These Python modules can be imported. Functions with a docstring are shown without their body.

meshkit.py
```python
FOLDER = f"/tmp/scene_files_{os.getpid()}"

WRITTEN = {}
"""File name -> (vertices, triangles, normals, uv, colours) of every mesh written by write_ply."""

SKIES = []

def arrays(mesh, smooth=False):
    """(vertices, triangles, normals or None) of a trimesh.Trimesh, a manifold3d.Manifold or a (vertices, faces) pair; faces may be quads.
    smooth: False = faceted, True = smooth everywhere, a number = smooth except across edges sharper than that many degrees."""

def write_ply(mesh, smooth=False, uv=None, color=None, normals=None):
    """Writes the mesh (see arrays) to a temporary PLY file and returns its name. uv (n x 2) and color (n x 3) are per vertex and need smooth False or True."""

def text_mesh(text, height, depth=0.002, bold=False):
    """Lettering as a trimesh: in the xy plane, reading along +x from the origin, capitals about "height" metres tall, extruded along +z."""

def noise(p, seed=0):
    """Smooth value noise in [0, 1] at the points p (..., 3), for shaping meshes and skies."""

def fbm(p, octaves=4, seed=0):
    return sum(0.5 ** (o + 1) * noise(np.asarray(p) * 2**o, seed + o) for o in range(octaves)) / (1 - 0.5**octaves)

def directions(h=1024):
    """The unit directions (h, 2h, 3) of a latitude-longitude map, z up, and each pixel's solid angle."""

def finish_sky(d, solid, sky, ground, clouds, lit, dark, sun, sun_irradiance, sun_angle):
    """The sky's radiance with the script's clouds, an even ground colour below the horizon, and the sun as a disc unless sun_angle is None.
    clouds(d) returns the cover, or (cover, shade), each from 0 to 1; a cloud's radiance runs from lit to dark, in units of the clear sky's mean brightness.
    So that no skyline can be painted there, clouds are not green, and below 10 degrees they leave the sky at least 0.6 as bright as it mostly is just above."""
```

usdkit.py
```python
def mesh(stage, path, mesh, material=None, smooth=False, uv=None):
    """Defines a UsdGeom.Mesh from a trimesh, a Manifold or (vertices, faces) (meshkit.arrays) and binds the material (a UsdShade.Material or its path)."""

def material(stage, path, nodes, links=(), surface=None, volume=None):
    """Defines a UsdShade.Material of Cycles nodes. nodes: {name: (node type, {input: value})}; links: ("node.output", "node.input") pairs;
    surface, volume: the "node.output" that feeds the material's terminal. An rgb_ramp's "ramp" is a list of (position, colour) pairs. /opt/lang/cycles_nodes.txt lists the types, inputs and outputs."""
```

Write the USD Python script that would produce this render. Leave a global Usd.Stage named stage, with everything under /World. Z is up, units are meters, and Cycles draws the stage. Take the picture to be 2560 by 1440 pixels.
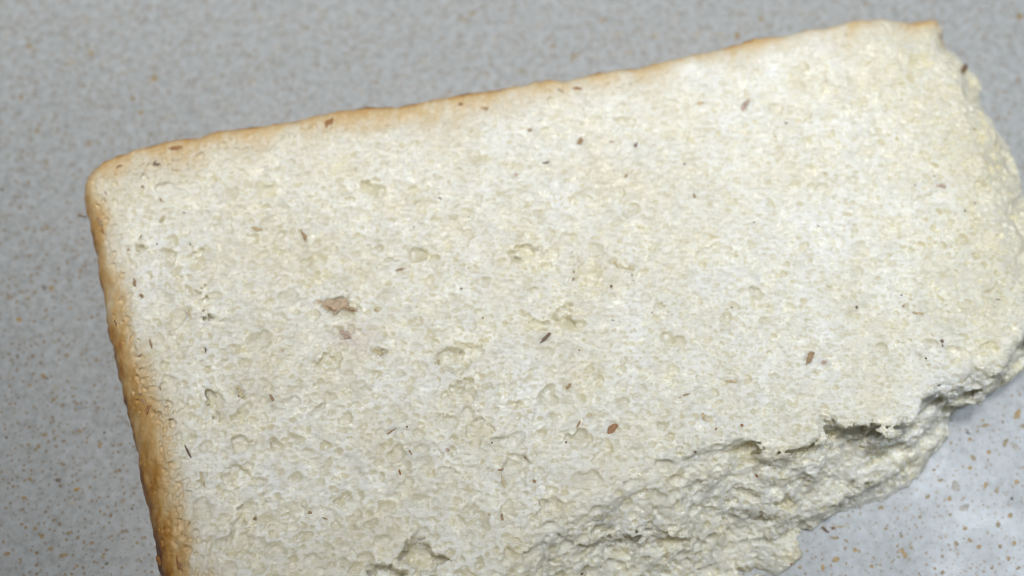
import math
import numpy as np
from scipy import ndimage
import usdkit
from pxr import Usd, UsdGeom, UsdLux, UsdShade, Sdf, Gf, Vt

stage = Usd.Stage.CreateInMemory()
UsdGeom.SetStageUpAxis(stage, 'Z')
UsdGeom.SetStageMetersPerUnit(stage, 1.0)
UsdGeom.Xform.Define(stage, '/World')
MM = 0.001

# ------------------------------------------------------------------ camera
T = 12.5                      # thickness of the slice, mm
TILT, HFOV, DIST = math.radians(20.0), math.radians(46.0), 147.0
AIM = np.array([0.0, 0.0, 8.0])
CAM = AIM + DIST * np.array([0.0, -math.sin(TILT), math.cos(TILT)])
FWD = (AIM - CAM) / np.linalg.norm(AIM - CAM)
RIGHT = np.array([1.0, 0.0, 0.0])
UP = np.cross(RIGHT, FWD)
cam = UsdGeom.Camera.Define(stage, '/World/camera')
cam.CreateHorizontalApertureAttr(36.0)
cam.CreateVerticalApertureAttr(20.25)
FOCAL = 18.0 / math.tan(HFOV / 2)
cam.CreateFocalLengthAttr(FOCAL)
cam.CreateClippingRangeAttr(Gf.Vec2f(0.005, 20.0))
cam.CreateFStopAttr(12.5)
cam.CreateFocusDistanceAttr(0.134)
cam.CreateExposureAttr(0.1)
m4 = Gf.Matrix4d(1)
for i, a in enumerate((RIGHT, UP, -FWD)):
    m4.SetRow(i, Gf.Vec4d(*map(float, a), 0))
m4.SetRow(3, Gf.Vec4d(*map(float, CAM * MM), 1))
cam.AddTransformOp().Set(m4)


def at(u, v, z):
    """Point (mm) at height z that the photograph (2560 x 1440) shows at u, v."""
    u, v, z = np.broadcast_arrays(np.asarray(u, float), np.asarray(v, float), np.asarray(z, float))
    k = math.tan(HFOV / 2)
    d = FWD + ((u / 1280.0 - 1) * k)[..., None] * RIGHT + ((0.5625 - v / 1280.0) * k)[..., None] * UP
    return CAM + d * ((z - CAM[2]) / d[..., 2])[..., None]


# ------------------------------------------------------------------ lamps
def lamp(name, pos, target, w, h, power, color):
    l = UsdLux.RectLight.Define(stage, '/World/' + name)
    pos, target = np.array(pos, float), np.array(target, float)
    zax = (pos - target) / np.linalg.norm(pos - target)
    xax = np.cross([0, 1, 0.001], zax); xax /= np.linalg.norm(xax)
    yax = np.cross(zax, xax)
    m = Gf.Matrix4d(1)
    for i, a in enumerate((xax, yax, zax)):
        m.SetRow(i, Gf.Vec4d(*map(float, a), 0))
    m.SetRow(3, Gf.Vec4d(*map(float, pos), 1))
    l.AddTransformOp().Set(m)
    l.CreateWidthAttr(w); l.CreateHeightAttr(h)
    l.CreateIntensityAttr(power); l.CreateNormalizeAttr(False)
    l.CreateColorAttr(Gf.Vec3f(*color))
    return l


def spot(name, pos, target, radius, power, color, cone, soft):
    l = UsdLux.SphereLight.Define(stage, '/World/' + name)
    pos, target = np.array(pos, float), np.array(target, float)
    zax = (pos - target) / np.linalg.norm(pos - target)
    xax = np.cross([0, 1, 0.001], zax); xax /= np.linalg.norm(xax)
    m = Gf.Matrix4d(1)
    for i, a in enumerate((xax, np.cross(zax, xax), zax)):
        m.SetRow(i, Gf.Vec4d(*map(float, a), 0))
    m.SetRow(3, Gf.Vec4d(*map(float, pos), 1))
    l.AddTransformOp().Set(m)
    l.CreateRadiusAttr(radius); l.CreateIntensityAttr(power); l.CreateColorAttr(Gf.Vec3f(*color))
    sh = UsdLux.ShapingAPI.Apply(l.GetPrim())
    sh.CreateShapingConeAngleAttr(cone); sh.CreateShapingConeSoftnessAttr(soft)


spot('spot_lamp', (-0.04, 0.08, 0.60), (-0.02, 0.255, 0.0), 0.10, 35.0, (1.0, 0.995, 0.985), 27.75, 0.15)
spot('side_lamp', (0.20, 0.02, 0.36), (0.10, -0.035, 0.0), 0.05, 19.0, (0.88, 0.97, 1.07), 18.0, 0.9)
lamp('ceiling_lamp', (0.10, 0.20, 0.95), (0.02, 0.0, 0), 0.8, 0.8, 0.32, (0.98, 0.99, 1.0))

# ------------------------------------------------------------------ materials
LOOKS = '/World/Looks/'


def chip_mat(name, color, rough=0.38):
    return usdkit.material(stage, LOOKS + name, {
        'g': ('geometry', {}),
        'n': ('noise_texture', {'scale': 2600.0, 'detail': 2.0}),
        'r': ('rgb_ramp', {'ramp': [(0.3, tuple(0.72 * c for c in color)), (0.7, tuple(min(1, 1.25 * c) for c in color))]}),
        'p': ('principled_bsdf', {'roughness': rough})},
        [('g.position', 'n.vector'), ('n.fac', 'r.fac'), ('r.color', 'p.base_color')], surface='p.BSDF')


stone = usdkit.material(stage, LOOKS + 'speckled_stone', {
    'g': ('geometry', {}),
    'cloud': ('noise_texture', {'scale': 900.0, 'detail': 4.0, 'roughness': 0.62}),
    'cr': ('rgb_ramp', {'ramp': [(0.30, (0.31, 0.325, 0.33)), (0.46, (0.405, 0.425, 0.43)), (0.60, (0.455, 0.48, 0.495)), (0.75, (0.52, 0.55, 0.575))]}),
    'v1': ('voronoi_texture', {'dimensions': '2D', 'scale': 1500.0, 'randomness': 1.0}),
    's1': ('separate_color', {}),
    'sz1': ('math', {'math_type': 'multiply', 'value2': 0.34}),
    'pick1': ('map_range', {'from_min': 0.2, 'from_max': 1.0, 'to_min': 0.0, 'to_max': 1.0, 'clamp': True}),
    'd1': ('math', {'math_type': 'subtract'}),
    'm1': ('map_range', {'from_min': -0.03, 'from_max': 0.05, 'to_min': 0.0, 'to_max': 0.9, 'clamp': True}),
    'wn': ('noise_texture', {'scale': 1800.0, 'detail': 2.0}),
    'wm': ('vector_math', {'math_type': 'scale', 'scale': 0.00042}),
    'wa': ('vector_math', {'math_type': 'add'}),
    't1': ('rgb_ramp', {'ramp': [(0.0, (0.25, 0.165, 0.075)), (0.5, (0.31, 0.235, 0.14)), (1.0, (0.31, 0.30, 0.27))]}),
    'mix1': ('mix_color', {}),
    'v2': ('voronoi_texture', {'dimensions': '2D', 'scale': 2600.0, 'randomness': 1.0}),
    's2': ('separate_color', {}),
    'pick2': ('map_range', {'from_min': 0.45, 'from_max': 1.0, 'to_min': 0.0, 'to_max': 0.38, 'clamp': True}),
    'd2': ('math', {'math_type': 'subtract'}),
    'm2': ('map_range', {'from_min': -0.05, 'from_max': 0.1, 'to_min': 0.0, 'to_max': 0.45, 'clamp': True}),
    'mix2': ('mix_color', {'b': (0.36, 0.33, 0.28)}),
    'rn': ('noise_texture', {'scale': 120.0, 'detail': 3.0}),
    'rr': ('map_range', {'from_min': 0.3, 'from_max': 0.7, 'to_min': 0.24, 'to_max': 0.36}),
    'bn': ('noise_texture', {'scale': 500.0, 'detail': 3.0}),
    'b': ('bump', {'strength': 0.06, 'distance': 0.0004}),
    'p': ('principled_bsdf', {'specular_ior_level': 0.5})},
    [('g.position', 'cloud.vector'), ('cloud.fac', 'cr.fac'),
     ('g.position', 'wn.vector'), ('wn.color', 'wm.vector1'), ('g.position', 'wa.vector1'), ('wm.vector', 'wa.vector2'),
     ('wa.vector', 'v1.vector'), ('v1.color', 's1.color'), ('s1.r', 'pick1.value'), ('pick1.result', 'sz1.value1'),
     ('sz1.value', 'd1.value1'), ('v1.distance', 'd1.value2'), ('d1.value', 'm1.value'),
     ('s1.g', 't1.fac'), ('m1.result', 'mix1.fac'), ('cr.color', 'mix1.a'), ('t1.color', 'mix1.b'),
     ('wa.vector', 'v2.vector'), ('v2.color', 's2.color'), ('s2.r', 'pick2.value'),
     ('pick2.result', 'd2.value1'), ('v2.distance', 'd2.value2'), ('d2.value', 'm2.value'),
     ('m2.result', 'mix2.fac'), ('mix1.result', 'mix2.a'), ('mix2.result', 'p.base_color'),
     ('g.position', 'rn.vector'), ('rn.fac', 'rr.value'), ('rr.result', 'p.roughness'),
     ('g.position', 'bn.vector'), ('bn.fac', 'b.height'), ('b.normal', 'p.normal')], surface='p.BSDF')

bread_mat = usdkit.material(stage, LOOKS + 'baked_bread', {
    'g': ('geometry', {}),
    'a': ('attribute', {'attribute': 'crust'}),
    # crumb: creamy, with whiter and yellower drifts
    'n1': ('noise_texture', {'scale': 130.0, 'detail': 4.0, 'roughness': 0.6}),
    'c1': ('rgb_ramp', {'ramp': [(0.30, (0.79, 0.76, 0.64)), (0.45, (0.82, 0.812, 0.735)), (0.58, (0.85, 0.852, 0.805)), (0.72, (0.875, 0.885, 0.87))]}),
    'm2': ('mapping', {'scale': (0.42, 1.0, 1.0), 'rotation': (0, 0, 0.2)}),
    'n2': ('noise_texture', {'scale': 2300.0, 'detail': 3.0, 'roughness': 0.6}),
    'c2': ('rgb_ramp', {'ramp': [(0.32, (0.80, 0.77, 0.67)), (0.46, (0.96, 0.955, 0.93)), (0.56, (1.02, 1.02, 1.02)), (0.66, (1.09, 1.09, 1.09))]}),
    'mul': ('mix_color', {'blend_type': 'multiply', 'fac': 1.0}),
    'fa': ('attribute', {'attribute': 'film'}),
    'sa': ('attribute', {'attribute': 'stain'}),
    'sm': ('mix_color', {'b': (0.72, 0.63, 0.60)}),
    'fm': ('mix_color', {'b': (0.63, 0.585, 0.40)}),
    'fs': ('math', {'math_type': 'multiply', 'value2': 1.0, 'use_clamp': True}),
    # crust: mottled browning
    'map': ('mapping', {'scale': (1.0, 0.45, 0.6), 'rotation': (0, 0, -0.19)}),
    'n3': ('noise_texture', {'scale': 900.0, 'detail': 5.0, 'roughness': 0.65}),
    'n4': ('noise_texture', {'scale': 260.0, 'detail': 2.0}),
    'nm': ('math', {'math_type': 'add'}),
    'ns': ('math', {'math_type': 'multiply_add', 'value2': 1.7, 'value3': -0.7}),
    'cm': ('math', {'math_type': 'multiply', 'use_clamp': True}),
    'cr': ('rgb_ramp', {'ramp': [(0.0, (0.83, 0.775, 0.61)), (0.13, (0.80, 0.715, 0.52)), (0.29, (0.74, 0.58, 0.34)), (0.46, (0.67, 0.435, 0.18)), (0.66, (0.54, 0.285, 0.072)), (0.88, (0.32, 0.13, 0.024)), (1.0, (0.17, 0.06, 0.013))]}),
    'mf': ('map_range', {'from_min': 0.0, 'from_max': 0.28, 'to_min': 0.0, 'to_max': 1.0, 'clamp': True}),
    'ssw': ('map_range', {'from_min': 0.02, 'from_max': 0.17, 'to_min': 1.0, 'to_max': 0.0, 'clamp': True}),
    'mixc': ('mix_color', {}),
    'bm': ('mapping', {'scale': (0.4, 1.0, 1.0), 'rotation': (0, 0, 0.2)}),
    'bn': ('noise_texture', {'scale': 3200.0, 'detail': 4.0, 'roughness': 0.65}),
    'b': ('bump', {'strength': 0.6, 'distance': 0.00014}),
    'p': ('principled_bsdf', {'roughness': 0.40, 'specular_ior_level': 0.55, 'subsurface_method': 'burley',                               'subsurface_radius': (1.0, 0.93, 0.76), 'subsurface_scale': 0.0014})},
    [('g.position', 'n1.vector'), ('n1.fac', 'c1.fac'), ('g.position', 'm2.vector'), ('m2.vector', 'n2.vector'), ('n2.fac', 'c2.fac'),
     ('c1.color', 'mul.a'), ('c2.color', 'mul.b'),
     ('g.position', 'map.vector'), ('map.vector', 'n3.vector'), ('map.vector', 'n4.vector'),
     ('n3.fac', 'nm.value1'), ('n4.fac', 'nm.value2'), ('nm.value', 'ns.value1'),
     ('ns.value', 'cm.value1'), ('a.fac', 'cm.value2'), ('cm.value', 'cr.fac'), ('cm.value', 'mf.value'),
     ('fa.fac', 'fs.value1'), ('fs.value', 'fm.fac'), ('mul.result', 'fm.a'), ('mf.result', 'mixc.fac'), ('a.fac', 'ssw.value'), ('ssw.result', 'p.subsurface_weight'), ('sa.fac', 'sm.fac'), ('fm.result', 'sm.a'), ('sm.result', 'mixc.a'), ('cr.color', 'mixc.b'), ('mixc.result', 'p.base_color'),
     ('g.position', 'bm.vector'), ('bm.vector', 'bn.vector'), ('bn.fac', 'b.height'), ('b.normal', 'p.normal')], surface='p.BSDF')

FLECK = {k: chip_mat('bran_' + k, c, 0.5) for k, c in {
    'dark': (0.20, 0.13, 0.08), 'brown': (0.40, 0.27, 0.145), 'tan': (0.62, 0.49, 0.27),
    'olive': (0.64, 0.55, 0.34), 'flake': (0.54, 0.40, 0.245), 'pink': (0.55, 0.42, 0.33), 'red': (0.36, 0.17, 0.055), 'black': (0.05, 0.04, 0.035)}.items()}
CHIP = {k: chip_mat('stone_chip_' + k, c) for k, c in {
    't': (0.34, 0.255, 0.13), 'p': (0.43, 0.40, 0.345), 'o': (0.40, 0.26, 0.085), 'd': (0.16, 0.125, 0.085), 'k': (0.05, 0.045, 0.04)}.items()}
grain_mat = chip_mat('white_grain', (0.85, 0.86, 0.88), 0.25)


# ------------------------------------------------------------------ scene helpers
used = {}


def numbered(parent, name):
    k = (parent, name)
    used[k] = used.get(k, -1) + 1
    return f'{parent}/{name}' + (f'_{used[k]:03d}' if used[k] else '')


def tag(prim, **kw):
    for k, v in kw.items():
        prim.SetCustomDataByKey(k, v)


def put(parent, name, v, f, mat, smooth=False, **kw):
    m = usdkit.mesh(stage, numbered(parent, name), (np.asarray(v) * MM, f), mat, smooth=smooth)
    tag(m.GetPrim(), **kw)
    return m


def noise_volume(seed):
    r = np.random.default_rng(seed).standard_normal((96, 96, 96)).astype(np.float32)
    r = ndimage.gaussian_filter(r, 1.0, mode='wrap')
    return r / r.std()


NV = [noise_volume(s) for s in (11, 12, 13)]


def noise(k, x, y, z, wave):
    """Smooth noise of unit deviation with features about 'wave' mm across."""
    s = 4.0 / wave
    c = np.stack(np.broadcast_arrays(np.asarray(x, np.float32) * s, np.asarray(y, np.float32) * s, np.asarray(z, np.float32) * s))
    return ndimage.map_coordinates(NV[k], c, order=1, mode='grid-wrap', prefilter=False)


# ------------------------------------------------------------------ the countertop
def slab(x0, x1, y0, y1, z0, z1):
    v = np.array([(x, y, z) for z in (z0, z1) for y in (y0, y1) for x in (x0, x1)], float)
    f = [(0, 2, 3), (0, 3, 1), (4, 5, 7), (4, 7, 6), (0, 1, 5), (0, 5, 4), (2, 6, 7), (2, 7, 3), (0, 4, 6), (0, 6, 2), (1, 3, 7), (1, 7, 5)]
    return v, np.array(f)


top = UsdGeom.Xform.Define(stage, '/World/countertop').GetPrim()
tag(top, kind='structure', label='pale grey speckled stone countertop under the bread')
put('/World/countertop', 'slab', *slab(-600, 600, -320, 320, -20, 0), stone)

CHIPS = '''2543,1036,14,26,o 2462,1064,22,11,t 2557,1066,13,13,t 2507,1057,5,5,k 2425,1099,11,11,o 2514,1106,11,22,t 2539,1117,20,14,p 2472,1131,13,13,o 2432,1145,13,18,t
2335,1175,9,9,t 2425,1171,11,11,o 2351,1201,15,9,t 2388,1215,20,28,p 2465,1212,11,17,o 2492,1228,11,11,t 2543,1205,16,11,o 2319,1242,11,11,t 2374,1247,11,11,o 2530,1247,8,8,k
2203,1268,13,11,t 2265,1272,18,11,p 2300,1293,11,9,t 2375,1287,9,9,t 2412,1268,26,15,p 2525,1289,11,15,o 2214,1322,10,9,t 2412,1321,11,11,o 2495,1312,13,13,t 2251,1333,5,5,k 2254,1340,9,9,t
2087,1345,24,7,t 2117,1353,11,7,t 2138,1375,13,11,o 2113,1373,7,7,t 2091,1398,17,15,o 2255,1376,12,13,o 2262,1388,13,17,o 2057,1419,11,15,o 1999,1419,11,9,t 2179,1416,11,10,o 2390,1359,13,11,t 2425,1351,15,9,o
2448,1366,13,11,o 2500,1366,11,11,t 2535,1358,11,11,o 2521,1396,9,15,o 2356,1391,9,9,t 2337,1421,9,9,o 2356,1431,11,10,t 2230,1405,7,7,t 2244,1365,8,8,t 2279,1370,9,9,t 2545,1420,14,9,t 2480,1420,9,9,t
112,719,9,9,d 128,721,14,14,t 47,800,17,9,o 118,571,13,9,t 67,573,11,7,t 23,742,9,9,t 42,754,9,9,t 72,747,9,9,t 176,770,11,7,t 200,680,9,9,t 200,613,11,10,p 169,889,11,9,t 44,890,9,8,d 241,900,10,9,t
109,940,15,11,t 118,946,8,7,d 75,963,11,9,o 139,969,20,14,p 134,999,14,7,t 200,1078,11,9,t 112,1087,13,10,t 16,1094,8,7,d 137,1097,10,8,t 145,1090,7,7,t 70,1111,11,9,t 97,1115,11,11,t 250,1115,11,15,t 218,1106,10,7,t
261,1082,6,6,k 46,995,5,5,k 146,1201,18,9,d 192,1224,19,9,o 60,1245,15,9,t 178,1259,22,11,p 75,1198,13,8,t 308,1252,11,9,t 88,1321,13,11,t 105,1340,13,15,t 229,1358,15,8,t 127,1372,13,11,t 18,1384,16,11,t 158,1388,26,11,t
258,1393,11,9,t 267,1409,10,8,d 192,1414,11,8,t 172,1333,11,9,t 65,1319,10,9,t 343,1357,9,8,t 280,1340,8,7,t 20,1180,10,8,p 290,1180,9,8,t 330,1271,8,8,d 20,940,13,10,p 25,1010,9,6,t
214,53,15,11,p 74,116,14,13,t 16,88,11,13,p 228,134,14,14,t 222,124,12,12,p 179,155,24,18,p 309,183,15,13,p 386,195,17,15,t 377,207,15,13,p 334,246,13,11,t 353,281,13,13,t 420,290,13,13,p 293,267,12,10,p
93,327,14,11,t 223,360,10,14,t 116,410,10,8,t 386,149,10,10,p 258,155,10,9,p 497,100,15,11,p 633,202,18,16,p 341,311,10,9,p 53,246,11,10,t 306,149,9,8,p 5,473,9,8,d 633,304,11,9,p 538,197,12,12,p 232,425,15,13,p
1180,35,17,9,t 1158,49,13,7,t 1273,56,15,9,p 1380,116,13,9,t 1433,142,17,10,t 1301,177,15,7,t 1506,51,13,11,t 1531,137,13,9,p 1542,84,28,12,p 1570,132,18,14,p 1011,193,12,10,p 1123,232,14,7,t 874,49,18,9,p 1492,142,9,14,p
1615,120,13,9,p 1640,88,13,17,p 1218,192,10,9,p 1238,97,12,8,p 1347,67,14,10,p 1903,47,13,12,t 2165,11,11,10,t 1802,86,13,14,p 1843,88,14,18,t 1744,84,20,18,p 2550,42,17,14,t 2546,200,9,9,t 2328,2,16,9,p 2500,229,12,10,p
800,30,12,8,p 950,120,13,9,p 700,120,12,10,p 760,250,10,8,p 905,230,12,8,p 580,270,12,9,p 490,260,11,9,p 1060,150,12,8,p 1690,40,12,10,p 2010,30,13,10,p 2440,60,12,10,p 650,40,12,10,p 560,60,12,10,p'''.split()
rng = np.random.default_rng(5)


def blob(u, v, w, h, ang=0.0, n=9, rough=0.16):
    """Irregular outline in photograph pixels round u, v."""
    t = np.linspace(0, 2 * np.pi, n, endpoint=False) + rng.uniform(0, 1)
    r = 1 + rng.normal(0, rough, n)
    a, b = 0.5 * w * r * np.cos(t), 0.5 * h * r * np.sin(t)
    c, s = math.cos(ang), math.sin(ang)
    return u + a * c - b * s, v + a * s + b * c


for c in CHIPS:
    u, v, w, h, k = c.split(',')
    uu, vv = blob(float(u), float(v), float(w), float(h), rng.uniform(-0.5, 0.5))
    p = at(uu, vv, 0.0); mid = p.mean(0)
    n = len(p)
    V = np.vstack([p + [0, 0, 0.006], mid + (p - mid) * 0.75 + [0, 0, 0.018], [mid + [0, 0, 0.02]]])
    F = []
    for i in range(n):
        j = (i + 1) % n
        F += [(j, i, n + i), (j, n + i, n + j), (n + j, n + i, 2 * n)]
    put('/World/countertop', 'stone_chip', V, np.array(F), CHIP[k], smooth=True)

# ------------------------------------------------------------------ the bread: outlines read off the photograph at their own heights
LEFT = [(458, 1735), (400, 1440), (386, 1385), (352, 1210), (330, 1080), (296, 925), (275, 810), (262, 745), (245, 650), (229, 560), (217, 510), (222, 480), (240, 450), (262, 432)]
TOPE = [(262, 432), (300, 412), (345, 390), (420, 372), (480, 362), (540, 346), (620, 338), (700, 326), (780, 312), (822, 300), (850, 291), (930, 284), (1000, 279), (1090, 262), (1170, 248), (1250, 236),
        (1330, 216), (1385, 214), (1405, 219), (1440, 208), (1520, 192), (1575, 189), (1640, 170), (1700, 155), (1790, 138), (1880, 112), (1940, 105), (2060, 84), (2120, 70), (2200, 52), (2300, 42), (2352, 30)]
A = [(2335, 75), (2345, 120), (2385, 165), (2415, 215), (2425, 270), (2460, 330), (2490, 400), (2515, 480), (2545, 600), (2580, 730), (2600, 815), (2545, 862), (2500, 890), (2478, 920), (2421, 945), (2353, 984), (2314, 1009), (2310, 1035), (2287, 1054),
     (2245, 1052), (2243, 1072), (2208, 1079), (2160, 1097), (2142, 1083), (2124, 1070), (2097, 1066), (2080, 1056), (2060, 1059), (2062, 1092), (2023, 1112), (2000, 1126), (1961, 1132),
     (1912, 1128), (1898, 1110), (1879, 1106), (1853, 1112), (1832, 1130), (1816, 1143), (1789, 1151), (1750, 1160), (1720, 1184), (1690, 1200), (1640, 1235), (1600, 1275), (1550, 1310), (1480, 1345), (1400, 1400), (1300, 1480), (1150, 1600), (800, 1720)]
B = [(2352, 70), (2360, 120), (2405, 160), (2430, 205), (2440, 255), (2475, 310), (2505, 370), (2530, 450), (2565, 580), (2605, 720), (2620, 830), (2540, 893), (2500, 930), (2455, 978), (2400, 1008), (2360, 1028), (2310, 1048), (2262, 1075), (2205, 1090), (2120, 1108), (2062, 1130), (2043, 1172), (2031, 1189), (1998, 1196), (1955, 1223), (1910, 1255), (1840, 1262),
     (1795, 1270), (1761, 1284), (1744, 1309), (1720, 1333), (1669, 1343), (1634, 1333), (1605, 1354), (1546, 1342), (1497, 1350), (1488, 1370), (1455, 1393), (1435, 1417), (1400, 1450), (1250, 1600), (850, 1735)]
C = [(2352, 70), (2360, 120), (2408, 158), (2436, 205), (2444, 255), (2482, 305), (2512, 355), (2537, 440), (2572, 570), (2612, 720), (2640, 840), (2560, 922), (2470, 972), (2445, 990), (2400, 1022), (2340, 1050), (2300, 1100), (2245, 1150), (2190, 1195), (2140, 1235), (2080, 1262), (2020, 1290), (1960, 1315), (1900, 1328), (1850, 1345), (1800, 1380),
     (1700, 1425), (1600, 1470), (1400, 1610), (900, 1750)]
D = [(2345, 70), (2352, 120), (2402, 158), (2430, 205), (2440, 255), (2478, 305), (2508, 355), (2532, 440), (2570, 570), (2612, 720), (2640, 850), (2560, 932), (2470, 982), (2440, 1008), (2385, 1040), (2345, 1060), (2350, 1095), (2328, 1130), (2318, 1170), (2275, 1195), (2240, 1240), (2180, 1268), (2120, 1292), (2060, 1318), (2005, 1330), (1985, 1350),
     (1998, 1385), (1975, 1412), (1930, 1440), (1890, 1470), (1780, 1570), (1580, 1690), (950, 1760)]
edge = at(*np.array(LEFT + TOPE[1:]).T, 0.75 * T)[:, :2]
left_line, top_line = edge[:len(LEFT)], edge[len(LEFT) - 1:]
LEVEL_Z = np.array([0.0, 0.3, 0.6, 0.93]) * T
tears = [at(*np.array(p).T, z)[:, :2] for p, z in zip((D, C, B, A), LEVEL_Z)]

H = 0.13                                      # grid step, mm
x0, y0 = edge.min(0)[0] - 1.5, min(t[:, 1].min() for t in tears) - 2.0
x1, y1 = max(t[:, 0].max() for t in tears) + 2.5, edge[:, 1].max() + 1.5
NX, NY, NZ = int((x1 - x0) / H) + 1, int((y1 - y0) / H) + 1, int((T + 1.6) / H) + 1
XS, YS, ZS = x0 + H * np.arange(NX), y0 + H * np.arange(NY), -0.4 + H * np.arange(NZ)


def seg_distance(P, line, closed):
    a, b = (line, np.roll(line, -1, 0)) if closed else (line[:-1], line[1:])
    best = np.full(len(P), 1e9); inside = np.zeros(len(P), bool)
    for p, q in zip(a, b):
        e = q - p
        w = P - p
        t = np.clip((w @ e) / max(e @ e, 1e-12), 0, 1)
        best = np.minimum(best, np.hypot(*(w - t[:, None] * e).T))
        if closed and p[1] != q[1]:
            c = ((p[1] <= P[:, 1]) != (q[1] <= P[:, 1])) & (P[:, 0] < p[0] + (P[:, 1] - p[1]) * e[0] / e[1])
            inside ^= c
    return best * np.where(inside, 1, -1) if closed else best


G = 3                                          # the flat fields are found on a coarser net
cx, cy = x0 + G * H * np.arange(NX // G + 2), y0 + G * H * np.arange(NY // G + 2)
PP = np.stack(np.meshgrid(cx, cy, indexing='ij'), -1).reshape(-1, 2)


def fine(a):
    a = a.reshape(len(cx), len(cy)).astype(np.float32)
    ii, jj = np.meshgrid(np.arange(NX) / G, np.arange(NY) / G, indexing='ij')
    return ndimage.map_coordinates(a, [ii, jj], order=1, mode='nearest').astype(np.float32)


SD = [fine(seg_distance(PP, np.vstack([edge, t]), True)) for t in tears]
d_left, d_top = fine(seg_distance(PP, left_line, False)), fine(seg_distance(PP, top_line, False))
d_tear = fine(seg_distance(PP, tears[3], False))
d_tear0 = fine(seg_distance(PP, tears[0], False))
X2, Y2 = np.meshgrid(XS, YS, indexing='ij')
X2, Y2 = X2.astype(np.float32), Y2.astype(np.float32)
d_crust = np.minimum(d_left, d_top)
corner = left_line[-1]
along = np.clip((corner[1] - Y2) / (corner[1] - left_line[1][1]), 0, 1.2)      # 0 at the corner, 1 at the bottom of the picture
r_left = 2.0 + 3.4 * along
near_left = np.clip((d_top - d_left) / 4 + 0.5, 0, 1)
R2 = np.where(d_crust < np.minimum(d_tear, d_tear0), near_left * r_left + (1 - near_left) * 1.9, 1.0)
right_end = np.clip((X2 - 40) / 8, 0, 1) * np.clip((Y2 + 9) / 6, 0, 1)
R2 = np.where(d_crust > 3, R2 + 1.0 * right_end, R2)
R2 = np.where(d_crust > 12, R2 + 3.6 * np.clip((24 - X2) / 10, 0, 1), R2)
R2 = ndimage.gaussian_filter(R2, 6).astype(np.float32)
right_slump = np.clip(1 - np.maximum(SD[0], 0) / 14, 0, 1) * np.clip((X2 - 38) / 14, 0, 1) * np.clip((Y2 + 12) / 10, 0, 1)
zero2 = np.zeros_like(X2)
TOP2 = (T + 0.28 * noise(0, X2, Y2, zero2, 26) + 0.16 * noise(1, X2, Y2, zero2, 9)
        - 3.2 * right_slump ** 2 - 0.5 * np.clip(1 - d_tear / 6, 0, 1)).astype(np.float32)
tear_w = np.clip(1.2 - d_crust / 1.5, 0, 1)
tear_w = (1 - tear_w) * np.clip(1.6 - np.minimum(d_tear, d_tear0) / 9, 0, 1)
tear_w *= 1 - 0.15 * right_end

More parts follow.
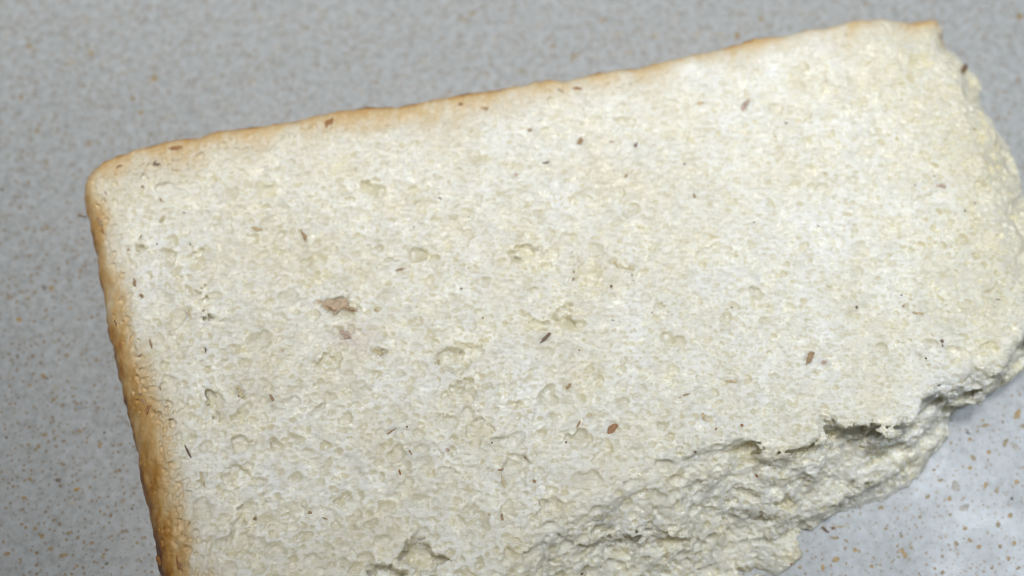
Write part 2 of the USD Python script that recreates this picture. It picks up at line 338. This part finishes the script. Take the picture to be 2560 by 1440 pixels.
F = np.empty((NX, NY, NZ), np.float32)
for k, z in enumerate(ZS):
    i = int(np.clip(np.searchsorted(LEVEL_Z, z) - 1, 0, 2))
    t = float(np.clip((z - LEVEL_Z[i]) / (LEVEL_Z[i + 1] - LEVEL_Z[i]), 0, 1))
    s = SD[i] * (1 - t) + SD[i + 1] * t
    bulge = 0.5 * (1 - ((z - 0.6 * T) / (0.6 * T)) ** 2) - 0.5
    s = s + bulge * (d_crust < 4)
    m = (tear_w > 0.01) & (np.abs(s) < 5)
    x, y = X2[m], Y2[m]
    n = (0.45 * noise(0, x + 3, y, z * 1.3, 6.0) + 0.22 * noise(1, x, y + 9, z * 1.4, 2.8)
         + 0.09 * noise(2, x, y, z * 1.3 + 5, 1.2) + 0.05 * noise(0, x, y, z, 0.5))
    s[m] += n * tear_w[m]
    c = d_crust < 6
    s[c] += 0.10 * noise(2, X2[c], Y2[c], z * 0.5, 4.0) + 0.06 * noise(1, X2[c], Y2[c], z * 0.4, 1.2)
    tp = TOP2 - z
    a, b = np.maximum(R2 - s, 0), np.maximum(R2 - tp, 0)
    f = np.where((a > 0) & (b > 0), R2 - np.sqrt(a * a + b * b), np.minimum(s, tp))
    F[:, :, k] = np.minimum(f, z + 0.02)

# fine relief of the crumb, then the pores, cut where the surface runs
rng = np.random.default_rng(21)
idx = np.array(np.nonzero(np.abs(F) < 0.55))
px, py, pz = XS[idx[0]], YS[idx[1]], ZS[idx[2]]
soft = np.clip((d_crust[idx[0], idx[1]] - 0.3) / 3.0, 0.25, 1) * np.clip(pz / 0.6, 0, 1)
F[idx[0], idx[1], idx[2]] += soft * (0.06 * noise(2, px, py, pz, 2.0) + 0.03 * noise(1, px, py, pz, 0.6)).astype(np.float32)


WARPX = (0.13 * noise(0, X2, Y2, zero2 + 2, 1.5) + 0.05 * noise(1, X2, Y2, zero2 + 4, 0.55)).astype(np.float32)
WARPY = (0.13 * noise(2, X2, Y2, zero2 + 6, 1.5) + 0.05 * noise(0, X2, Y2, zero2 + 8, 0.55)).astype(np.float32)
CUT = np.zeros(F.shape, bool)
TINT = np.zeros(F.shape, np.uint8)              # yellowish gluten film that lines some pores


def pore(cxyz, ax, ang, tint=0):
    R = max(ax) * 1.02
    lo = np.floor((np.array(cxyz) - R - [x0, y0, ZS[0]]) / H).astype(int)
    hi = np.ceil((np.array(cxyz) + R - [x0, y0, ZS[0]]) / H).astype(int) + 1
    lo, hi = np.maximum(lo, 0), np.minimum(hi, F.shape)
    if (hi <= lo).any():
        return
    gx, gy, gz = (XS[lo[0]:hi[0]] - cxyz[0])[:, None, None], (YS[lo[1]:hi[1]] - cxyz[1])[None, :, None], (ZS[lo[2]:hi[2]] - cxyz[2])[None, None, :]
    gx = gx + WARPX[lo[0]:hi[0], lo[1]:hi[1], None] * min(1, 2.2 * min(ax))
    gy = gy + WARPY[lo[0]:hi[0], lo[1]:hi[1], None] * min(1, 2.2 * min(ax))
    c, s = math.cos(ang), math.sin(ang)
    q = np.sqrt(((gx * c + gy * s) / ax[0]) ** 2 + ((gy * c - gx * s) / ax[1]) ** 2 + (gz / ax[2]) ** 2)
    v = F[lo[0]:hi[0], lo[1]:hi[1], lo[2]:hi[2]]
    w = ((q - 1) * min(ax)).astype(np.float32)
    tv = TINT[lo[0]:hi[0], lo[1]:hi[1], lo[2]:hi[2]]
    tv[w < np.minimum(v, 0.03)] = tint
    cv = CUT[lo[0]:hi[0], lo[1]:hi[1], lo[2]:hi[2]]
    cv |= w < 0.05
    np.minimum(v, w, out=v)


# pores and hollows one can tell apart in the photograph: u, v, width, height, turn (degrees, clockwise), depth mm, height mm
HOLES = [(1125, 580, 54, 42, 10, .55, T), (1165, 590, 40, 30, 0, .45, T), (1320, 640, 80, 62, -15, .6, T), (1470, 685, 64, 56, 0, .5, T), (1785, 640, 84, 50, 10, .55, T), (1940, 985, 76, 64, 25, .7, T),
         (1440, 975, 56, 52, 0, .8, T), (1000, 675, 80, 24, 0, .4, T), (980, 525, 24, 13, 0, .5, T), (1062, 510, 40, 20, -25, .6, T), (1430, 500, 24, 20, 20, .6, T), (1610, 580, 32, 20, 30, .6, T),
         (1115, 895, 44, 40, -30, .8, T), (1150, 890, 60, 36, 10, .6, T), (1340, 815, 44, 30, 0, .5, T), (1400, 790, 60, 40, -35, .5, T), (945, 880, 44, 14, 5, .9, T), (845, 765, 92, 34, 6, .8, T),
         (860, 838, 34, 13, 10, .8, T), (820, 910, 60, 40, 10, .6, T), (1160, 960, 40, 30, 0, .5, T), (1175, 885, 50, 50, 0, .5, T), (1405, 935, 36, 22, -15, .6, T), (1450, 1090, 40, 34, 0, .8, T),
         (1305, 1012, 30, 22, 0, .7, T), (1150, 985, 60, 54, 0, .6, T), (1190, 1075, 64, 50, -20, .7, T), (1380, 1070, 50, 44, 0, .5, T), (1500, 1045, 46, 40, -15, .7, T), (1510, 1125, 46, 60, 20, .8, T),
         (1295, 1160, 46, 44, -15, 1.0, T), (1145, 1185, 76, 22, 0, .7, T), (1010, 1170, 30, 40, 10, .7, T), (1275, 1280, 42, 66, 5, .9, T), (1385, 1262, 48, 26, 15, .8, T), (1340, 1305, 54, 30, 5, .8, T), (1095, 1265, 26, 34, 0, .9, T),
         (1040, 1330, 70, 36, 50, 1.1, T), (915, 1265, 46, 70, 20, .9, T), (1170, 1350, 40, 36, 0, .9, T), (1055, 1392, 100, 52, 12, 3.2, T - .5), (1105, 1396, 40, 20, 0, 2.0, T - .5), (960, 1432, 90, 26, 5, 3.0, T - .5), (935, 1370, 40, 50, 10, 1.2, T),
         (1290, 1410, 60, 80, -25, 1.2, T), (1370, 1360, 70, 40, -25, .9, T), (1440, 1330, 34, 20, -20, .9, T), (1520, 1290, 52, 46, 20, 1.0, T - .4), (600, 1195, 84, 46, 15, 1.0, T), 
         (590, 1330, 34, 80, 5, 1.2, T), (650, 1270, 90, 36, 25, .9, T), (700, 1290, 60, 90, -10, .7, T), (765, 1265, 34, 20, 60, 1.1, T), (830, 1310, 60, 60, 0, .8, T), (880, 1240, 36, 60, -10, .9, T), (600, 1110, 40, 30, 0, .8, T),
         (690, 1120, 26, 26, 0, .9, T), (600, 1050, 26, 22, 0, .8, T), (530, 1000, 14, 80, -20, .7, T), (515, 800, 28, 34, 0, .7, T),
         (510, 735, 18, 44, -15, .6, T), (770, 675, 46, 30, -10, .5, T), (495, 640, 22, 40, 0, .5, T), (505, 655, 20, 24, 0, .5, T), (672, 475, 36, 30, 0, .5, T), (1535, 243, 52, 32, -10, .7, T), (1500, 340, 80, 26, -15, .4, T), (1440, 405, 100, 24, -12, .4, T),
         (1985, 230, 70, 30, -35, .4, T), (2300, 150, 50, 44, 0, .8, T - 1), (2445, 340, 80, 24, 20, .5, T - 2), (2470, 425, 40, 30, 0, .6, T - 1.5), (2475, 870, 40, 26, 15, .7, T - .6), (2405, 885, 30, 30, 0, .5, T),
         (2145, 1088, 120, 44, -8, 3.4, 10.5), (2085, 1078, 50, 24, 10, 3.5, 10.5), (2200, 1083, 90, 30, -12, 4.0, 9.5), (1870, 1122, 60, 26, -5, 2.4, 10.8), (1985, 1130, 120, 14, -8, 2.0, 10.5), (2240, 1130, 60, 30, -30, 2.2, 5.5), (2195, 1150, 60, 16, -30, 1.6, 5.5), (2330, 1020, 90, 30, -22, 2.4, 9.0), (2420, 985, 70, 26, -25, 1.8, 8.0), (2290, 1065, 50, 30, -15, 3.0, 8.2),
         (1795, 1272, 70, 18, -18, 2.6, 8.5), (1850, 1243, 50, 12, -25, 1.6, 8.5), (1680, 1355, 70, 22, -8, 1.8, 7.0), (1775, 1358, 50, 16, -10, 1.6, 6.0), (1970, 1263, 70, 24, 3, 1.6, 6.0), (1760, 1190, 120, 22, -10, 1.0, 11.5), (1700, 1205, 70, 36, -12, 1.2, 11.5), (1550, 1385, 40, 26, -15, 1.2, 6.5), (1580, 1350, 80, 16, -5, 1.3, 7.2),
         (1905, 1372, 50, 24, 20, 1.2, 3.5), (1910, 1300, 40, 20, 0, 1.0, 5.0), (2145, 1210, 26, 20, 0, .9, 3.5), (2195, 1240, 30, 20, 0, .8, 2.5), (1885, 1428, 80, 20, -5, 3.0, 1.6), (1800, 1400, 40, 24, -20, 1.2, 4.0)]
for u, v, w, h, deg, dep, z in HOLES:
    p, e = at(u, v, z), at(u + w / 2, v, z)
    dep = 0.72 * dep if dep > 1.5 else 0.62 * dep
    px_mm = (e - p)[0] / (w / 2)
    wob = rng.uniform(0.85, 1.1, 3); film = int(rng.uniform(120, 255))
    a = math.radians(-deg)
    pore(p + [0, 0, 0.1], (w / 2 * px_mm * wob[0], h / 2 * px_mm * 1.06 * wob[1], dep), a, film)
    for _ in range(5):                                    # uneven rim
        q = rng.uniform(0, 6.28); k = rng.uniform(0.25, 0.5)
        off = np.array([math.cos(q) * w * 0.36 * px_mm, math.sin(q) * h * 0.36 * px_mm, 0.05])
        off[:2] = [off[0] * math.cos(a) - off[1] * math.sin(a), off[0] * math.sin(a) + off[1] * math.cos(a)]
        pore(p + off, (w / 2 * px_mm * k * 1.3, h / 2 * px_mm * k * 1.3, dep * 0.9), a + rng.normal(0, 0.5), film)

surf = np.array(np.nonzero((np.abs(F) < 0.09))).T
surf = surf[ZS[surf[:, 2]] > 0.7]


def scatter(tries, rmin, rmax, power, flat, clear, lobes, wall):
    """Cells packed side by side where the surface runs, thin walls left standing between them."""
    n = 0
    for i in rng.choice(len(surf), tries):
        a, b, c = surf[i]
        dc = d_crust[a, b]
        if CUT[a, b, c] or (dc < clear and rng.random() > 0.06) or (d_left[a, b] < 1.5 + 2.5 * along[a, b] and rng.random() > 0.05):
            continue
        x, y = XS[a], YS[b]
        coarse = np.clip(1.0 - 0.010 * (x + 10) - 0.012 * y, 0.75, 1.3)            # closer grain towards the far right
        r = (rmin + (rmax - rmin) * rng.random() ** power) * coarse
        if dc < 6:
            r *= 0.75
        ang = (math.radians(-80) if d_left[a, b] < 11 and d_left[a, b] < d_top[a, b] else math.radians(12 if x < 20 else -18)) + rng.normal(0, 0.4)
        st = rng.uniform(1.0, 1.8)
        ca, sa = math.cos(ang), math.sin(ang)
        R1, R2_ = r * st + wall, r + wall
        ok = True
        for t in (0, 0.8, 1.57, 2.35, 3.14, 3.93, 4.71, 5.5):
            ex, ey = R1 * math.cos(t), R2_ * math.sin(t)
            ii, jj = a + int(round((ex * ca - ey * sa) / H)), b + int(round((ex * sa + ey * ca) / H))
            if not (0 <= ii < NX and 0 <= jj < NY) or CUT[ii, jj, c]:
                ok = False
                break
        if not ok:
            continue
        n += 1
        p = np.array([x, y, ZS[c] + rng.uniform(-0.25, 0.25) * r * flat])
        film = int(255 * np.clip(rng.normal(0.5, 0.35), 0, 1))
        pore(p, (r * st, r, r * flat * rng.uniform(0.7, 1.3)), ang, film)
        for _ in range(lobes):
            o = rng.normal(0, 0.6 * r, 3) * [st, 1, 0.3]
            k = rng.uniform(0.45, 0.8)
            pore(p + o, (r * k * rng.uniform(1, 1.6), r * k, r * k * flat * 1.2), ang + rng.normal(0, 0.6), film)
    print('cells', n)


CUT[:] = False
tear_surf, all_surf = surf[(tear_w[surf[:, 0], surf[:, 1]] > 0.3) & (ZS[surf[:, 2]] < TOP2[surf[:, 0], surf[:, 1]] - 1.2)], surf
surf = tear_surf
scatter(500, 0.45, 0.8, 1.5, 0.75, 2.0, 3, 0.06)
scatter(5000, 0.22, 0.42, 1.2, 1.0, 2.0, 1, 0.05)
surf = all_surf
scatter(420, 0.5, 1.0, 2.0, 0.55, 4.5, 4, 0.0)
surf = np.array(np.nonzero((np.abs(F) < 0.09))).T
surf = surf[ZS[surf[:, 2]] > 0.7]
scatter(8500, 0.28, 0.52, 1.8, 0.72, 2.4, 2, -0.03)
scatter(32000, 0.19, 0.29, 1.0, 0.9, 1.6, 1, -0.02)
scatter(80000, 0.13, 0.19, 1.0, 1.0, 1.3, 0, 0.0)
idx = np.array(np.nonzero(np.abs(F) < 0.3))                      # ragged, fibrous walls
px, py, pz = XS[idx[0]], YS[idx[1]], ZS[idx[2]]
F[idx[0], idx[1], idx[2]] += np.clip((d_crust[idx[0], idx[1]] - 0.3) / 3.0, 0.2, 1) * np.clip(pz / 0.6, 0, 1) * (0.03 * noise(0, px * 0.7, py, pz, 0.5) + 0.02 * noise(1, px, py, pz, 0.33))

# keep only the piece that holds together
lab, _ = ndimage.label(F > 0)
big = np.argmax(np.bincount(lab.ravel())[1:]) + 1
F[(lab != big) & (F > 0)] = -0.01
del lab


# ------------------------------------------------------------------ surface of the field (surface nets)
def surface(F):
    S = F > 0
    n = [s - 1 for s in F.shape]
    cnt = np.zeros(n, np.int8)
    corners = [(i, j, k) for i in (0, 1) for j in (0, 1) for k in (0, 1)]
    for i, j, k in corners:
        cnt += S[i:i + n[0], j:j + n[1], k:k + n[2]]
    cell = np.array(np.nonzero((cnt > 0) & (cnt < 8)))
    number = np.full(n, -1, np.int32)
    number[tuple(cell)] = np.arange(cell.shape[1])
    val = {c: F[cell[0] + c[0], cell[1] + c[1], cell[2] + c[2]] for c in corners}
    acc, w = np.zeros((cell.shape[1], 3), np.float32), np.zeros(cell.shape[1], np.float32)
    for c in corners:
        for ax in range(3):
            if c[ax] == 0:
                e = tuple(1 if q == ax else c[q] for q in range(3))
                a, b = val[c], val[e]
                m = (a > 0) != (b > 0)
                t = a[m] / (a[m] - b[m])
                p = np.tile(np.array(c, np.float32), (m.sum(), 1)); p[:, ax] = t
                acc[m] += p; w[m] += 1
    V = cell.T + acc / w[:, None]
    quads = []
    for ax in range(3):
        a = [slice(1, -1)] * 3
        lo, hi = list(a), list(a)
        lo[ax], hi[ax] = slice(0, -1), slice(1, None)
        s0, s1 = S[tuple(lo)], S[tuple(hi)]
        e = np.array(np.nonzero(s0 != s1))
        flip = s0[tuple(e)]
        base = e + 1; base[ax] -= 1
        b, c = [(1, 2), (2, 0), (0, 1)][ax]
        q = []
        for db, dc in ((0, 0), (1, 0), (1, 1), (0, 1)):
            g = base.copy(); g[b] -= 1 - db; g[c] -= 1 - dc
            q.append(number[tuple(g)])
        q = np.stack(q, 1)
        q[~flip] = q[~flip][:, ::-1]
        quads.append(q)
    q = np.vstack(quads)
    return V * H + [x0, y0, ZS[0]], np.vstack([q[:, [0, 1, 2]], q[:, [0, 2, 3]]])


V, FC = surface(F)
gi = np.clip(((V[:, 0] - x0) / H).astype(int), 0, NX - 1); gj = np.clip(((V[:, 1] - y0) / H).astype(int), 0, NY - 1)
dl, dt, al = d_left[gi, gj], d_top[gi, gj], along[gi, gj]
out = SD[2][gi, gj] <= 0
dl, dt = np.where(out & (dl < 2), 0, dl), np.where(out & (dt < 2), 0, dt)
wig = 1 + 0.22 * noise(0, V[:, 0], V[:, 1], V[:, 2], 7.0)
low = np.clip((T - 1.2 - V[:, 2]) / 4.0, 0, 1)                              # the baked side wall below the shoulder
cl = np.clip(1 - dl / ((5.0 + 5.0 * al) * (0.5 + 0.5 * wig)), 0, 1) ** 1.9 * (0.55 + 0.335 * np.clip(al * 1.5, 0, 1))
ct = (0.36 + 0.07 * np.clip((12 - V[:, 0]) / 30, 0, 1)) * np.clip(1 - dt / ((6.6 + 2.2 * np.clip((12 - V[:, 0]) / 30, 0, 1)) * wig), 0, 1) ** 1.5 + 0.6 * np.clip(1 - dt / (0.9 * wig), 0, 1)
crust = np.maximum(np.maximum(cl, ct), np.where(np.minimum(dl, dt) < 1.6, 0.8 * low, 0))
crust = np.clip(crust, 0, 1).astype(np.float32)


def normals(v, f):
    n = np.zeros_like(v)
    c = np.cross(v[f[:, 1]] - v[f[:, 0]], v[f[:, 2]] - v[f[:, 0]])
    for k in range(3):
        for d in range(3):
            n[:, d] += np.bincount(f[:, k], c[:, d], len(v))
    return n / np.maximum(np.linalg.norm(n, axis=1, keepdims=True), 1e-12)


st0 = at(905, 850, T)
stain = np.clip(1.1 - np.hypot((V[:, 0] - st0[0]) / 5.0, (V[:, 1] - st0[1]) / 2.6), 0, 1) * np.clip(0.55 + 0.45 * noise(1, V[:, 0], V[:, 1] + 20, V[:, 2], 3.0), 0, 1) * 0.55
N = normals(V, FC)
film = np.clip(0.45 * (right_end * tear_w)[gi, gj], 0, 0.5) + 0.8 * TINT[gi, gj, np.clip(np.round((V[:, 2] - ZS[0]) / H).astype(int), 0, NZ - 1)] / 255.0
bread = UsdGeom.Xform.Define(stage, '/World/bread_slice').GetPrim()
tag(bread, label='torn piece of white sandwich bread with golden brown crust lying on the speckled countertop', category='bread')


def bread_part(name, faces, **kw):
    ids, inv = np.unique(faces, return_inverse=True)
    m = UsdGeom.Mesh.Define(stage, numbered('/World/bread_slice', name))
    m.CreatePointsAttr(Vt.Vec3fArray.FromNumpy((V[ids] * MM).astype(np.float32)))
    m.CreateFaceVertexCountsAttr(Vt.IntArray.FromNumpy(np.full(len(faces), 3, np.int32)))
    m.CreateFaceVertexIndicesAttr(Vt.IntArray.FromNumpy(inv.reshape(-1).astype(np.int32)))
    m.CreateSubdivisionSchemeAttr('none')
    m.CreateNormalsAttr(Vt.Vec3fArray.FromNumpy(N[ids].astype(np.float32))); m.SetNormalsInterpolation('vertex')
    UsdGeom.PrimvarsAPI(m).CreatePrimvar('crust', Sdf.ValueTypeNames.FloatArray, 'vertex').Set(Vt.FloatArray.FromNumpy(crust[ids]))
    UsdGeom.PrimvarsAPI(m).CreatePrimvar('stain', Sdf.ValueTypeNames.FloatArray, 'vertex').Set(Vt.FloatArray.FromNumpy(stain[ids].astype(np.float32)))
    UsdGeom.PrimvarsAPI(m).CreatePrimvar('film', Sdf.ValueTypeNames.FloatArray, 'vertex').Set(Vt.FloatArray.FromNumpy(film[ids].astype(np.float32)))
    UsdShade.MaterialBindingAPI.Apply(m.GetPrim()).Bind(bread_mat)
    tag(m.GetPrim(), **kw)


is_crust = crust[FC].mean(1) > 0.22
bread_part('crumb', FC[~is_crust])
bread_part('crust', FC[is_crust])
print('bread triangles', len(FC), 'grid', F.shape)

# ------------------------------------------------------------------ bran flecks in the crumb
S = F > 0
HM = np.where(S.any(2), ZS[NZ - 1 - np.argmax(S[:, :, ::-1], axis=2)], 0.0)
HM = ndimage.gaussian_filter(ndimage.maximum_filter(HM, 3), 1.2)


def on_top(u, v):
    z = np.full(np.shape(u), T)
    for _ in range(3):
        p = at(u, v, z)
        i = np.clip(((p[..., 0] - x0) / H).astype(int), 0, NX - 1); j = np.clip(((p[..., 1] - y0) / H).astype(int), 0, NY - 1)
        z = HM[i, j]
    return at(u, v, z)


FLECKS = '''440,372,38,11,-8,red 393,408,22,13,0,dark 822,308,30,15,-35,red 296,417,16,5,-25,brown 1213,272,18,8,8,brown 1152,260,12,8,0,red 1325,326,11,8,0,brown 1450,353,22,12,-60,brown 1590,363,15,9,-55,dark
1366,407,17,7,-10,dark 1290,436,9,6,20,pink 1565,440,11,7,-50,brown 1530,355,15,4,8,brown 1392,222,30,4,25,brown 1445,222,26,8,5,red 1100,495,9,5,30,dark 2411,172,16,11,75,dark 1862,262,30,11,-55,pink 1750,258,16,11,0,tan
1735,488,18,6,65,brown 1965,308,8,5,0,dark 1938,342,9,7,-10,olive 2335,440,8,7,0,olive 2352,466,30,9,10,pink 2287,464,4,4,0,black 1712,410,6,4,0,dark 762,592,28,10,60,brown 337,707,24,9,75,brown 354,740,16,12,35,brown
474,785,30,8,80,olive 377,862,26,6,75,brown 321,625,9,6,-30,brown 393,610,5,5,0,black 475,610,4,4,0,black 460,532,8,4,40,dark 405,546,15,9,-60,olive 352,592,12,4,-60,brown 642,572,28,9,10,tan 705,877,9,7,-40,olive
600,978,38,14,65,olive 597,990,5,4,0,dark 605,988,5,5,0,dark 680,995,20,9,60,brown 470,1129,32,6,65,dark 505,1194,50,8,75,olive 288,805,9,5,70,dark 291,812,9,4,80,dark 873,774,40,7,12,brown 828,772,30,5,30,brown
862,833,30,11,8,pink 868,843,16,8,0,pink 945,880,30,12,5,olive 940,776,14,7,20,tan 1362,846,40,9,-45,dark 1373,836,12,6,-50,dark 1528,716,9,7,-15,dark 1172,543,4,4,0,dark 1035,567,4,4,0,dark 1172,670,4,4,0,black
1153,722,7,5,0,dark 1207,795,6,5,0,brown 1448,876,5,4,0,dark 1630,782,4,4,0,black 1580,688,5,4,0,dark 1584,701,4,4,0,dark 1531,801,9,3,10,dark 1420,968,18,8,-60,brown 1093,908,22,8,-50,olive 1435,680,6,5,0,brown
1433,699,11,4,-60,brown 1540,660,22,4,55,tan 1570,672,34,5,12,tan 1000,674,18,6,-15,brown 2022,896,34,16,-62,brown 2063,908,23,12,5,pink 2353,855,16,14,50,dark 2356,864,8,5,70,dark 2295,783,32,8,15,tan 2142,768,9,6,60,dark
2253,738,6,4,0,black 2315,896,6,4,40,black 2259,765,7,5,-40,brown 1829,770,7,7,0,brown 2412,527,6,5,-30,dark 2437,508,6,5,0,brown 2045,565,5,4,30,dark 1885,556,5,3,0,dark 2492,749,18,2,3,dark 1830,954,30,7,8,tan
1855,1063,9,7,40,red 1738,1130,6,6,0,dark 1758,1040,20,7,75,tan 1790,1072,8,5,-60,brown 1715,987,18,4,-12,brown 1700,994,9,5,-10,pink 2348,963,9,3,-20,black 1892,1189,11,8,50,red 1530,1072,30,20,-50,red 1446,1062,24,6,-65,brown
1472,1038,16,10,-40,olive 979,1078,32,5,-33,brown 1018,1067,6,6,0,dark 1423,964,14,9,-60,brown 1313,1143,8,6,10,brown 1253,1174,17,5,-10,brown 1258,1204,38,8,80,olive 1255,1295,20,8,80,brown 1222,1286,10,9,0,olive
1000,1182,14,5,75,red 1026,1131,16,5,60,brown 1415,1106,6,6,0,dark 1336,1203,11,8,40,brown 1230,1106,6,4,35,dark 1118,1124,12,9,30,pink 1455,1434,8,6,0,dark 774,1281,12,8,10,brown 637,1296,9,7,0,brown 812,1296,16,5,20,brown
450,1408,44,18,75,red 398,1402,26,9,75,red 371,1020,34,8,-75,red 302,866,20,7,70,red 358,1003,16,8,60,brown 352,985,12,8,0,brown 250,555,26,12,60,brown 257,575,18,10,80,red 205,540,24,3,8,brown 400,970,12,4,75,brown
263,500,12,7,60,tan 265,483,10,5,50,brown 356,466,8,8,0,brown 402,500,12,6,60,brown 2083,1320,9,10,60,dark 2062,1324,24,9,35,dark 2100,1316,34,5,-3,olive 1978,1411,7,7,0,red'''.split()
rng = np.random.default_rng(8)
for c in FLECKS:
    u, v, w, h, a, k = c.split(',')
    w, h = float(w) * 1.0, float(h) * 0.95
    uu, vv = blob(float(u), float(v), w, h, math.radians(float(a)), n=8 if w < 14 else 11, rough=0.13 if w < 14 else 0.2)
    p = on_top(uu, vv)
    mid = p.mean(0)
    p[:, 2] = 0.25 * p[:, 2] + 0.75 * mid[2]
    if k == 'brown' and u == '205':                      # the loose strand that sticks out of the crust
        p = at(uu, vv, 8.5); mid = p.mean(0)
    n = len(p)
    lift = 0.28 if (u, v) in (('873', '774'), ('828', '772')) else 0.10 if w < 14 else 0.11
    V8 = np.vstack([p - [0, 0, 0.22], p + [0, 0, lift * 0.6], mid + (p - mid) * 0.6 + [0, 0, lift], [mid + [0, 0, lift * (0.85 if w > 14 else 1.0)]]])
    FF = []
    for i in range(n):
        j = (i + 1) % n
        FF += [(i, j, n + j), (i, n + j, n + i), (n + i, n + j, 2 * n + j), (n + i, 2 * n + j, 2 * n + i), (2 * n + i, 2 * n + j, 3 * n)]
    FF = np.array(FF)[:, ::-1]                           # image rows run downwards
    put('/World/bread_slice', 'bran_fleck', V8, FF, FLECK[k], smooth=40)

# the one big flake, torn along its lower side
uu, vv = np.array([(790, 751), (830, 752), (869, 746), (874, 767), (896, 773), (882, 780), (853, 774), (838, 786), (826, 775), (812, 772)], float).T
p = on_top(uu, vv); p[:, 2] = p[:, 2].mean() + np.linspace(0.1, -0.1, 10)
mid = p.mean(0); n = len(p)
V8 = np.vstack([p - [0, 0, 0.5], p + [0, 0, 0.06], [mid + [0, 0, 0.12]]])
FF = np.array([t for i in range(n) for j in [(i + 1) % n] for t in ((i, j, n + j), (i, n + j, n + i), (n + i, n + j, 2 * n))])[:, ::-1]
put('/World/bread_slice', 'bran_flake', V8, FF, FLECK['flake'], smooth=40, label='large pale brown bran flake torn along its lower side')

# ------------------------------------------------------------------ loose crumbs on the counter
def crumb(u, v, size, mat, label, seed):
    r = np.random.default_rng(seed)
    import trimesh
    s = trimesh.creation.icosphere(subdivisions=2)
    p = at(u, v, 0.0)
    vv = s.vertices * (1 + 0.28 * noise(1, *(s.vertices.T * 1.1 + seed), 2.0))[:, None] * size * r.uniform(0.75, 1.15, 3) * [1, 1, 0.8]
    vv[:, 2] -= vv[:, 2].min() - 0.01
    m = put('/World', 'bread_crumb', vv + p, s.faces, mat, smooth=30, label=label, category='crumb')


crumb(2423, 1080, 0.30, grain_mat, 'tiny bright white grain lying on the counter just below the torn corner of the bread', 3)
